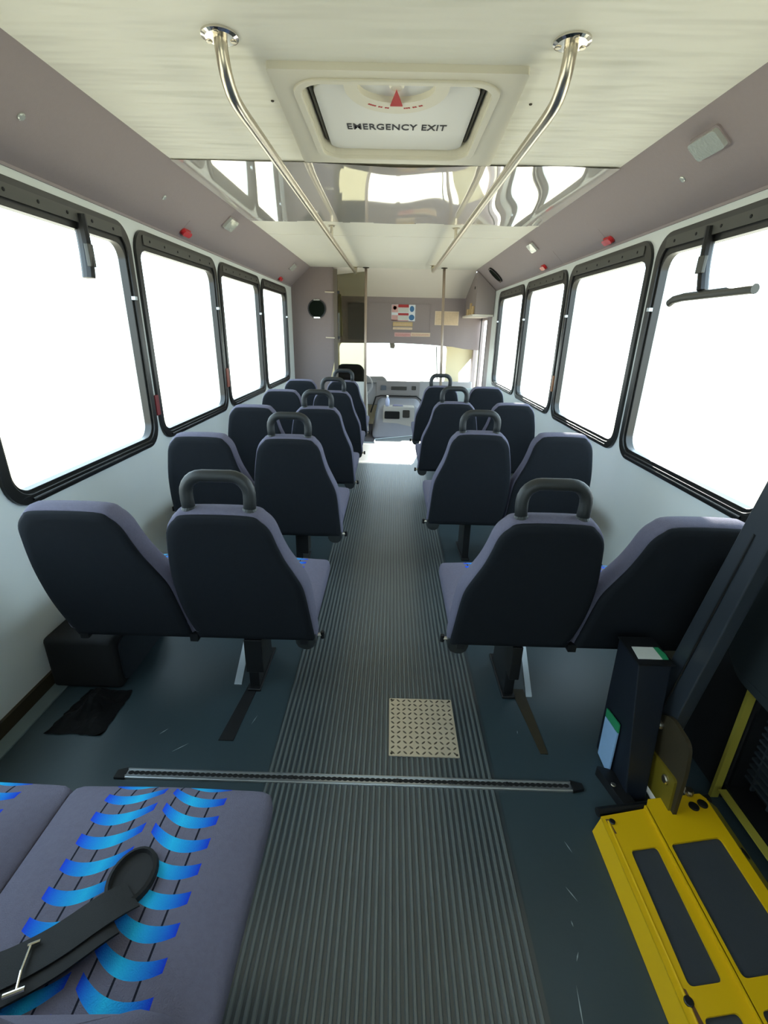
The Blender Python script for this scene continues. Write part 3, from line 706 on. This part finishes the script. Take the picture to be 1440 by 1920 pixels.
hp('end_ledge', B(((HX0+.003, HY0+.003, ZC+.02), (HX1-.003, HY0+.07, ZC+.03))), m_hatch)
# half-round handle housing at the rear edge
half = [(.005-.152, 1.668), (.005-.152, 1.70)]+[(.005+.152*math.cos(R(a)), 1.70+.168*math.sin(R(a))) for a in range(175, 0, -5)]+[(.005+.152, 1.70), (.005+.152, 1.668)]
inner = [(.005-.112, 1.668+.004), (.005-.112, 1.70)]+[(.005+.112*math.cos(R(a)), 1.70+.092*math.sin(R(a))) for a in range(170, 5, -10)]+[(.005+.112, 1.70), (.005+.112, 1.672)]
hp('handle_bezel', P([half, inner], (0, 0, ZC), EX, EY, EZ, -.018, .02), m_hatch, bevel=.004)
hp('dial_plate', P([[(a, b) for a, b in inner]], (0, 0, ZC), EX, EY, EZ, -.002, .004), m_hatchw)
hp('dial_knob', D((.005, 1.71, ZC-.002), -EZ, .022, .012, seg=20), m_hatch)
ar = hp('arrow', P([[(.005, 1.700), (-.014, 1.805), (.024, 1.805)]], (0, 0, ZC), EX, EY, EZ, -.0215, -.0185), m_redink)
for x in (-.066, .078): hp('dial_screw', D((x, 1.69, ZC-.002), -EZ, .007, .002), m_brown)
bm = bmesh.new()
for a in list(range(128, 100, -3))+list(range(79, 53, -3)):
    if a in (116, 107, 70, 61): continue
    c = Vector((.005+.136*math.cos(R(a)), 1.70+.128*math.sin(R(a)), ZC-.0188)); tdir = Vector((-math.sin(R(a)), math.cos(R(a)), 0)); rd = Vector((math.cos(R(a)), math.sin(R(a)), 0))
    prism(bm, [[(-.0028, -.0035), (.0028, -.0035), (.0028, .0035), (-.0028, .0035)]], c, tdir, rd, EZ, 0, .0008)
hp('dial_lettering', bm, m_redink)
mx = Matrix.Translation((.004, 2.062, ZC+.0075)) @ Matrix(((1, 0, 0, 0), (0, -1, 0, 0), (0, 0, -1, 0), (0, 0, 0, 1)))
# read from below with the top of the letters towards the rear
mx = Matrix.Translation((.006, 2.055, ZC+.0072)) @ Matrix.Rotation(math.pi, 4, 'X')
tx = text_mesh('lettering', 'EMERGENCY EXIT', .070, mx @ Matrix.Diagonal((.59, 1, 1, 1)), m_ink); child(tx, ha)
for x, y in ((-.335, 1.84), (.382, 1.83)): struct(link('trim_6' if x < 0 else 'trim_7', D((x-.05 if x < 0 else x+.04, y, ZC), -EZ, .005, .003), m_brown))

# ---------------------------------------------------------------- grab rails
def ceiling_rail(s, label):
    t = thing('ceiling_grab_rail', label, 'grab rail', (s*.43, 1.5, ZC), 'stainless ceiling grab rails')
    x = s*.43; zr = 1.803; ye = 6.02 if s < 0 else 5.75
    p = [(x, 1.49, ZC-.005), (x, 1.495, ZC-.03), (x, 1.515, ZC-.065), (x, 1.56, zr+.006), (x, 1.64, zr-.001), (x, 1.75, zr)]
    pts = smooth_path(p, 8)+[Vector((x, y, zr+.008*(y-1.75))) for y in (2.5, 3.5, 4.5, 5.3, ye-.06)]
    pts += [Vector((x, ye-.03, zr+.038)), Vector((x, ye-.012, zr+.048)), Vector((x, ye, zr+.065)), Vector((x, ye, ZC-.002))]
    child(link('rail', T(pts, .0165, 16, upv=(1, 0, 0)), m_steel, smooth=True), t)
    fl_ = child(link('flange', D((x, 1.487, ZC), -EZ, .045, .008, seg=28), m_steelb), t)
    for a in (20, 160, 270): subchild(link('screw', D((x+.032*math.cos(R(a)), 1.487+.032*math.sin(R(a)), ZC-.0075), -EZ, .008, .003), m_steel), fl_)
    hb = bmesh.new(); tube(hb, [(x, 3.74, ZC), (x, 3.74, zr+.012)], .010, 10); disc(hb, (x, 3.74, ZC), -EZ, .028, .006)
    child(link('hanger', hb, m_steel), t)
    child(link('end_flange', D((x, ye, ZC), -EZ, .03, .006), m_steel), t)
    return t
ceiling_rail(-1, 'left stainless grab rail curving down from a ceiling flange')
ceiling_rail(1, 'right stainless grab rail curving down from a ceiling flange')
t = thing('stanchion_pole', 'upright beige pole at the aisle edge of the smoked driver screen', 'pole', (-.315, 6.06, 0))
pole_m = mat('beige_painted_pole', (170, 152, 136), .35, metal=.4)
child(link('pole', T([(-.315, 6.06, 0), (-.315, 6.06, 1.89)], .016, 14), pole_m, smooth=True), t)
child(link('flange', D((-.315, 6.06, 1.90), -EZ, .038, .008), m_brown), t)
t = thing('stanchion_pole', 'slender upright pole beside the entry step, right of the aisle', 'pole', (.61, 5.9, 0))
child(link('pole', T([(.635, 5.95, 0), (.575, 5.95, 1.89)], .016, 14), pole_m, smooth=True), t)
child(link('flange', D((.575, 5.95, 1.90), -EZ, .036, .008), m_brown), t)

# ---------------------------------------------------------------- cove fittings
def cove_frame(s):
    a = Vector((s*HW, 0, ZK)); v = Vector((s*(XC-HW), 0, ZC-ZK)).normalized(); nrm = -Vector((s*(ZC-ZK), 0, HW-XC)).normalized()
    return a, v, nrm
def cove_v(s, z): return (z-ZK)/((ZC-ZK)/math.hypot(HW-XC, ZC-ZK))
def dome_light(s, y, z, ly, lv, label):
    a, v, nrm = cove_frame(s); vc = cove_v(s, z)
    t = thing('dome_light', label, 'ceiling light', tuple(a+EY*y+v*vc), 'clear cove lights')
    child(link('base', P([rr(y-ly/2-.006, vc-lv/2-.006, y+ly/2+.006, vc+lv/2+.006, .012)], a, EY, v, nrm, 0, .006), m_cove), t)
    child(link('lens', P([rr(y-ly/2, vc-lv/2, y+ly/2, vc+lv/2, .012)], a, EY, v, nrm, .004, .020), m_lens, bevel=.005), t)
    return t
dome_light(1, 1.895, 1.833, .145, .066, 'large rectangular clear light lens on the right cove near the camera')
dome_light(-1, 3.39, 1.839, .14, .075, 'clear light lens on the left cove beside the mirrored ceiling band')
dome_light(-1, 5.45, 1.826, .13, .07, 'small clear light lens at the far end of the left cove')
dome_light(1, 3.98, 1.834, .13, .07, 'clear light lens on the right cove just beyond the mirrored band')
for s, y, z, lab in ((-1, 3.0, 1.722, 'red marker lamp on the left cove above the second window'), (-1, 5.43, 1.712, 'red marker lamp at the far end of the left cove'),
                     (1, 2.93, 1.716, 'red marker lamp on the right cove above the second window'), (1, 4.10, 1.716, 'small red marker lamp on the right cove above the third window')):
    a, v, nrm = cove_frame(s); vc = cove_v(s, z); L_ = .05
    t = thing('marker_lamp', lab, 'marker lamp', tuple(a+EY*y+v*vc), 'red marker lamps')
    child(link('lens', P([rr(y-L_, vc-.016, y+L_, vc+.016, .016)], a, EY, v, nrm, .003, .02), m_red, bevel=.006, seg=3), t)
    child(link('base', P([rr(y-L_-.005, vc-.02, y+L_+.005, vc+.02, .018)], a, EY, v, nrm, 0, .004), m_redink), t)
for s, y, z in ((1, 2.12, 1.789), (-1, 1.67, 1.792), (-1, 2.58, 1.795)):
    a, v, nrm = cove_frame(s); vc = cove_v(s, z)
    lab = {(1, 2.12): 'small clear button on the right cove ahead of the big lens', (-1, 1.67): 'small clear button on the left cove nearest the camera', (-1, 2.58): 'small clear button on the left cove above the second window'}[(s, y)]
    bm = bmesh.new(); p = a+EY*y+v*vc
    disc(bm, p, nrm, .012, .006, seg=16); tag(link('cove_button', bm, m_lens), lab, 'fitting', 'cove buttons')
def speaker(name, O, U, V, N, r, label):
    t = thing(name, label, 'speaker', tuple(O))
    child(link('grille', P([circ(0, 0, r*.92, 32)], O, U, V, N, 0, .010), mat('black_speaker_mesh', (20, 26, 21), .95, spec=.05, noise=.3, nscale=120)), t)
    child(link('rim', P([circ(0, 0, r, 32), circ(0, 0, r*.88, 32)], O, U, V, N, 0, .016), m_black, bevel=.003), t)
    for q in (-1, 1): child(tag(link('chrome_tab', P([rr(-r*.35, q*r*.90-.008, r*.35, q*r*.90+.008, .004)], O, U, V, N, .014, .018), m_steelb), 'bright tab'), t)
speaker('wall_speaker', Vector((-.90, YF, 1.452)), EX, EZ, -EY, .108, 'round black speaker on the mauve bulkhead left of the driver')
a, v, nrm = cove_frame(1)
speaker('cove_speaker', a+EY*5.50+v*cove_v(1, 1.80), EY, v, nrm, .095, 'round black speaker with bright tabs on the right cove near the front')
# tie rods on bulkhead
for z, lab in ((1.637, 'upper pale rod fixed across the bulkhead edge above the speaker'), (1.133, 'lower pale rod fixed across the bulkhead edge below the speaker')):
    tag(link('tie_rod', T([(-.90+.10, YF-.01, z), (-.69, YF-.01, z-.003)], .008, 8), mat('pale_rod_paint', (206, 192, 172), .5)), lab, 'rod', 'bulkhead rods')

# ---------------------------------------------------------------- driver screen, partitions
ds = thing('driver_screen', 'smoked acrylic screen behind the driver seat with pale lower panel', 'screen', (-.5, 6.12, 0))
def dsp(*a, **k): return child(link(*a, **k), ds)
dsp('acrylic_sheet', P([[(-.66, .62), (-.32, .62), (-.32, 1.865), (-.66, 1.825)]], (0, 6.115, 0), EX, EZ, EY, 0, .006), m_plex)
child(tag(link('lower_panel', P([[(-.70, 0), (-.27, 0), (-.30, .62), (-.68, .62)]], (0, 6.10, 0), EX, EZ, EY, 0, .025), mat('pale_grey_partition', (218, 216, 208), .4)), 'pale grey lower panel'), ds)
dsp('post', B(((-.70, 6.085, 0), (-.655, 6.135, 1.88))), mat('dark_brown_post', (92, 82, 70), .5))
for z_ in (1.62, 1.12): dsp('clamp', B(((-.66, 6.09, z_), (-.63, 6.14, z_+.03))), m_black)
dsp('edge_channel', P([[(-.645, 1.15), (-.60, 1.15), (-.615, 1.62), (-.65, 1.62)]], (0, 6.15, 0), EX, EZ, EY, 0, .02), m_beige)
en = thing('entry_partition', 'pale grey low partition in front of the frontmost right seats', 'partition', (.93, 5.72, 0))
pgm = mat('pale_grey_green_partition', (170, 176, 172), .35)
child(link('panel', B(((.46, 5.70, 0), (1.185, 5.73, .60))), pgm, bevel=.008), en)
child(link('top_rail', T([(.46, 5.715, .60), (1.185, 5.715, .60)], .016, 10), pgm), en)
# door operator box
ob = thing('door_operator_box', 'mauve overhead box above the entry door on the right', 'overhead box', (1.08, 6.07, 1.43))
pts = [(1.195, 1.43), (.975, 1.43), (.975, 1.885), (1.195, 1.69)]
child(link('box_shell', P([pts], (0, 6.04, 0), EX, EZ, EY, 0, .84), mat('dark_mauve_vinyl', (142, 131, 128), .6), bevel=.004), ob)
child(tag(link('bottom_tray', B(((.945, 6.03, 1.405), (1.195, 6.90, 1.43))), m_ceilhead, bevel=.006), 'cream bottom tray'), ob)
for y_, l_, h_ in ((6.10, .10, .09), (6.30, .06, .13), (6.46, .14, .07)): child(link('door_linkage', B(((.955, y_, 1.43), (.973, y_+l_, 1.43+h_))), m_tan), ob)
child(link('lock', D((.974, 6.16, 1.72), -EX, .016, .006), m_black), ob)

# ---------------------------------------------------------------- front panel stickers
FY = 6.898
def sticker(name, x0, z0, x1, z1, m, label, extra=()):
    t = thing(name, label, 'sticker', ((x0+x1)/2, FY, (z0+z1)/2), 'stickers on the front panel')
    child(link('sheet', P([[(x0, z0), (x1, z0), (x1, z1), (x0, z1)]], (0, FY, 0), EX, EZ, EY, -.004, 0), m), t)
    for nm, lp_, mm in extra:
        child(link(nm, P([lp_], (0, FY, 0), EX, EZ, EY, -.0055, -.004), mm), t)
def rc(a, b, c, d): return [(a, b), (c, b), (c, d), (a, d)]
def smallprint(x0, x1, zs, m=None):
    out = []
    for z in zs:
        x = x0
        while x < x1:
            w_ = .008+.012*random.random(); out.append(rc(x, z, min(x+w_, x1), z+.004)); x += w_+.005
    return out
def printed(name, x0, z0, x1, z1, m, label, ink, extra=()):
    sticker(name, x0, z0, x1, z1, m, label, extra)
    t = bpy.data.objects[name] if name in bpy.data.objects else None
    t = [o for o in COL.objects if o.get('label') == label][0]
    bm = bmesh.new(); z = z0+.014
    while z < z1-.014:
        for lp_ in smallprint(x0+.014, x1-.014, [z]): prism(bm, [lp_], (0, FY, 0), EX, EZ, EY, -.0065, -.0055)
        z += .013
    child(link('small_print', bm, ink), t)
x0, x1, z0, z1 = -.012, .308, 1.352, 1.556
zm = (z0+z1)/2
sticker('safety_sticker', x0, z0, x1, z1, m_white, 'red white and blue safety notice at the centre of the front panel', (
    ('left_field', rc(x0+.004, zm+.004, x0+.088, z1-.004), m_pink), ('red_mark', circ(x0+.045, z1-.042, .024, 16), m_red),
    ('red_header', rc(x0+.09, z1-.036, x1-.088, z1-.0), m_redink), ('text_field', rc(x0+.09, zm+.006, x1-.088, z1-.038), m_lwhite),
    ('pictogram', circ(x1-.045, z1-.052, .030, 18, .038), m_blue), ('left_field', rc(x0+.004, z0+.004, x0+.088, zm-.03), m_pink),
    ('red_header', rc(x0+.09, zm-.032, x1-.088, zm-.004), m_redink), ('text_field', rc(x0+.09, z0+.014, x1-.088, zm-.034), m_lwhite),
    ('pictogram', circ(x1-.046, z0+.046, .038, 18, .036), m_blue), ('pink_edge', rc(x0, z0, x1-.088, z0+.012), m_pink)))
printed('notice_sticker', .012, 1.285, .278, 1.338, m_tan, 'tan notice strip directly under the safety notice', m_paper)
printed('notice_sticker', .012, 1.243, .278, 1.272, m_paper, 'narrow cream notice strip below the tan strip', m_tan)
printed('notice_sticker', .036, 1.152, .26, 1.205, m_pink, 'pink notice sticker low on the front panel', m_redink)
printed('notice_sticker', .262, 1.158, .525, 1.208, m_paper, 'cream and pink notice sticker right of the pink one', m_redink)
printed('notice_sticker', .577, 1.310, .898, 1.485, m_paper, 'large cream notice sticker at the right of the front panel', m_tan)
vs = thing('dark_cabinet_door', 'dark framed door on the front panel seen through the smoked screen', 'cabinet door', (-.5, 6.89, 1.33))
child(link('door_panel', P([rr(-.60, 1.10, -.36, 1.565, .01)], (0, 6.9, 0), EX, EZ, EY, -.02, 0), mat('dark_grey_door', (98, 92, 94), .5), bevel=.004), vs)
child(link('latch', D((-.385, 6.88, 1.33), -EY, .012, .01), m_steelb), vs)
rm = thing('rear_view_mirror', 'grey rear-view mirror at the top of the windshield', 'mirror', (0, 7.25, 1.1))
child(link('housing', P([rpoly([(-.035, 1.15), (.02, 1.15), (.05, 1.02), (.04, .985), (-.02, .99)], .012)], (0, 7.2, 0), EX, EZ, EY, 0, .03), mat('mid_grey_plastic', (110, 106, 98), .5), bevel=.005), rm)
child(link('stem', T([(0, 7.21, 1.11), (.0, 7.38, 1.11)], .01, 8), m_railg), rm)
sv = thing('sun_visor', 'pale sun visor above the windshield on the driver side', 'sun visor', (-.4, 7.1, 1.09))
child(link('flap', B(((-.70, 7.05, 1.085), (-.06, 7.30, 1.10))), m_cupp, bevel=.006), sv)
child(link('hinge_rod', T([(-.70, 7.30, 1.105), (-.04, 7.30, 1.105)], .006, 8), m_railg), sv)

# ---------------------------------------------------------------- dashboard, engine cover, driver seat
db = thing('dashboard', 'grey dashboard with radio and vents below the windshield', 'dashboard', (.1, 7.2, 0))
def dbp(*a, **k): return child(link(*a, **k), db)
bm = bmesh.new(); hexa(bm, [(-1.15, 7.02, .20), (1.18, 7.02, .20), (1.18, 7.38, .20), (-1.15, 7.38, .20), (-1.15, 7.05, .54), (1.18, 7.05, .56), (1.18, 7.38, .52), (-1.15, 7.38, .50)])
dbp('dash_body', bm, m_dash, bevel=.02, seg=3)
bm = bmesh.new(); hexa(bm, [(-.60, 7.0, .50), (-.02, 7.0, .52), (-.06, 7.35, .52), (-.60, 7.35, .50), (-.55, 7.04, .60), (-.10, 7.04, .61), (-.10, 7.3, .60), (-.55, 7.3, .59)])
dbp('instrument_hood', bm, mat('grey_instrument_hood', (120, 120, 120), .5), bevel=.02, seg=3)
dbp('centre_panel', P([rr(-.20, .28, .42, .55, .02)], (0, 7.0, 0), EX, EZ, EY, 0, .04), mat('mid_grey_centre_panel', (132, 128, 128), .45), bevel=.006)
dbp('radio', P([rr(.01, .425, .235, .475, .006)], (0, 7.0, 0), EX, EZ, EY, -.012, 0), m_dashd)
dbp('vent', P([rr(-.14, .42, -.06, .485, .01)], (0, 7.0, 0), EX, EZ, EY, -.01, 0), mat('blue_grey_vent', (80, 88, 98), .5))
dbp('vent', P([rr(.31, .43, .37, .485, .01)], (0, 7.0, 0), EX, EZ, EY, -.01, 0), m_dashd)
dbp('knob', D((.285, 7.0, .345), -EY, .012, .014), m_steelb)
sw = thing('steering_wheel', 'steering wheel half hidden by the screen pole', 'steering wheel', (-.45, 6.9, .52))
wl_ = [(-.45+.19*math.cos(2*math.pi*k/32), 6.88+.06*math.sin(2*math.pi*k/32), .50+.15*math.sin(2*math.pi*k/32)) for k in range(33)]
child(link('rim', T(wl_, .013, 10), m_dash), sw); child(link('hub', D((-.45, 6.90, .50), -EY, .06, .03), m_dash), sw)
ec = thing('engine_cover', 'pale grey engine cover with console between the front seats', 'engine cover', (.1, 6.6, -.15))
def ecp(*a, **k): return child(link(*a, **k), ec)
bm = bmesh.new()
hexa(bm, [(-.24, 6.30, -.15), (.52, 6.40, -.15), (.60, 6.98, -.15), (-.26, 6.98, -.15), (-.16, 6.60, .24), (.40, 6.60, .24), (.40, 6.98, .33), (-.17, 6.98, .33)])
ecp('cover_shell', bm, m_eng, bevel=.06, seg=5)
ecp('cover_seal', T([(-.28, 6.965, .10), (-.21, 6.965, .325), (-.14, 6.965, .345), (.38, 6.965, .345), (.44, 6.965, .30), (.60, 6.965, .05)], .010, 8), m_black)
child(tag(link('console', P([rr(-.09, .00, .335, .262, .02)], (0, 6.46, 0), EX, EZ, EY, 0, .20), m_cupp, bevel=.012, seg=3), 'beige grey console'), ec)
ecp('cup_tray', P([rr(-.07, .105, .135, .205, .014)], (0, 6.455, 0), EX, EZ, EY, -.006, 0.004), m_matte)
ecp('cup_tray', P([rr(.175, .125, .27, .225, .012)], (0, 6.455, 0), EX, EZ, EY, -.006, 0.004), m_dashd)
bo = thing('water_bottle', 'small clear water bottle standing on the engine cover console', 'bottle', (-.035, 6.52, .2655))
rg = lambda r_, z: [(-.035+r_*math.cos(2*math.pi*k/16), 6.52+r_*math.sin(2*math.pi*k/16), .2655+z) for k in range(16)]
child(link('bottle_body', loft(bmesh.new(), [rg(.024, 0), rg(.030, .006), rg(.030, .075), rg(.026, .09), rg(.014, .11), rg(.012, .12)]), m_water, smooth=True), bo)
child(link('cap', loft(bmesh.new(), [rg(.014, .12), rg(.014, .138)]), m_white), bo)
bm = bmesh.new(); hexa(bm, [(.03, 6.50, .266), (.19, 6.52, .266), (.18, 6.58, .266), (.05, 6.58, .266), (.04, 6.51, .285), (.17, 6.53, .275), (.17, 6.57, .278), (.06, 6.57, .29)])
tag(link('folded_cloth', bm, mat('lavender_grey_cloth', (140, 140, 168), .8, noise=.2, nscale=50), bevel=.006), 'small grey folded cloth beside the water bottle', 'cloth')
dv = thing('driver_seat', 'black high-backed driver seat behind the smoked screen', 'seat', (-.54, 6.55, -.15))
ol = [Vector(p) for p in rr(-.725, .15, -.35, .805, .10, 8)]
def rg2(i, y): return [(p.x, y, p.y) for p in inset(ol, i)]
child(link('backrest', loft(bmesh.new(), [rg2(.03, 6.43), rg2(.008, 6.45), rg2(0, 6.49), rg2(.01, 6.54), rg2(.04, 6.56)]), m_drv, smooth=True), dv)
child(link('seat_base', B(((-.74, 6.45, .0), (-.34, 6.92, .16))), m_drv, bevel=.03, seg=3), dv)
child(link('pedestal', B(((-.66, 6.5, -.15), (-.42, 6.85, .0))), m_black), dv)
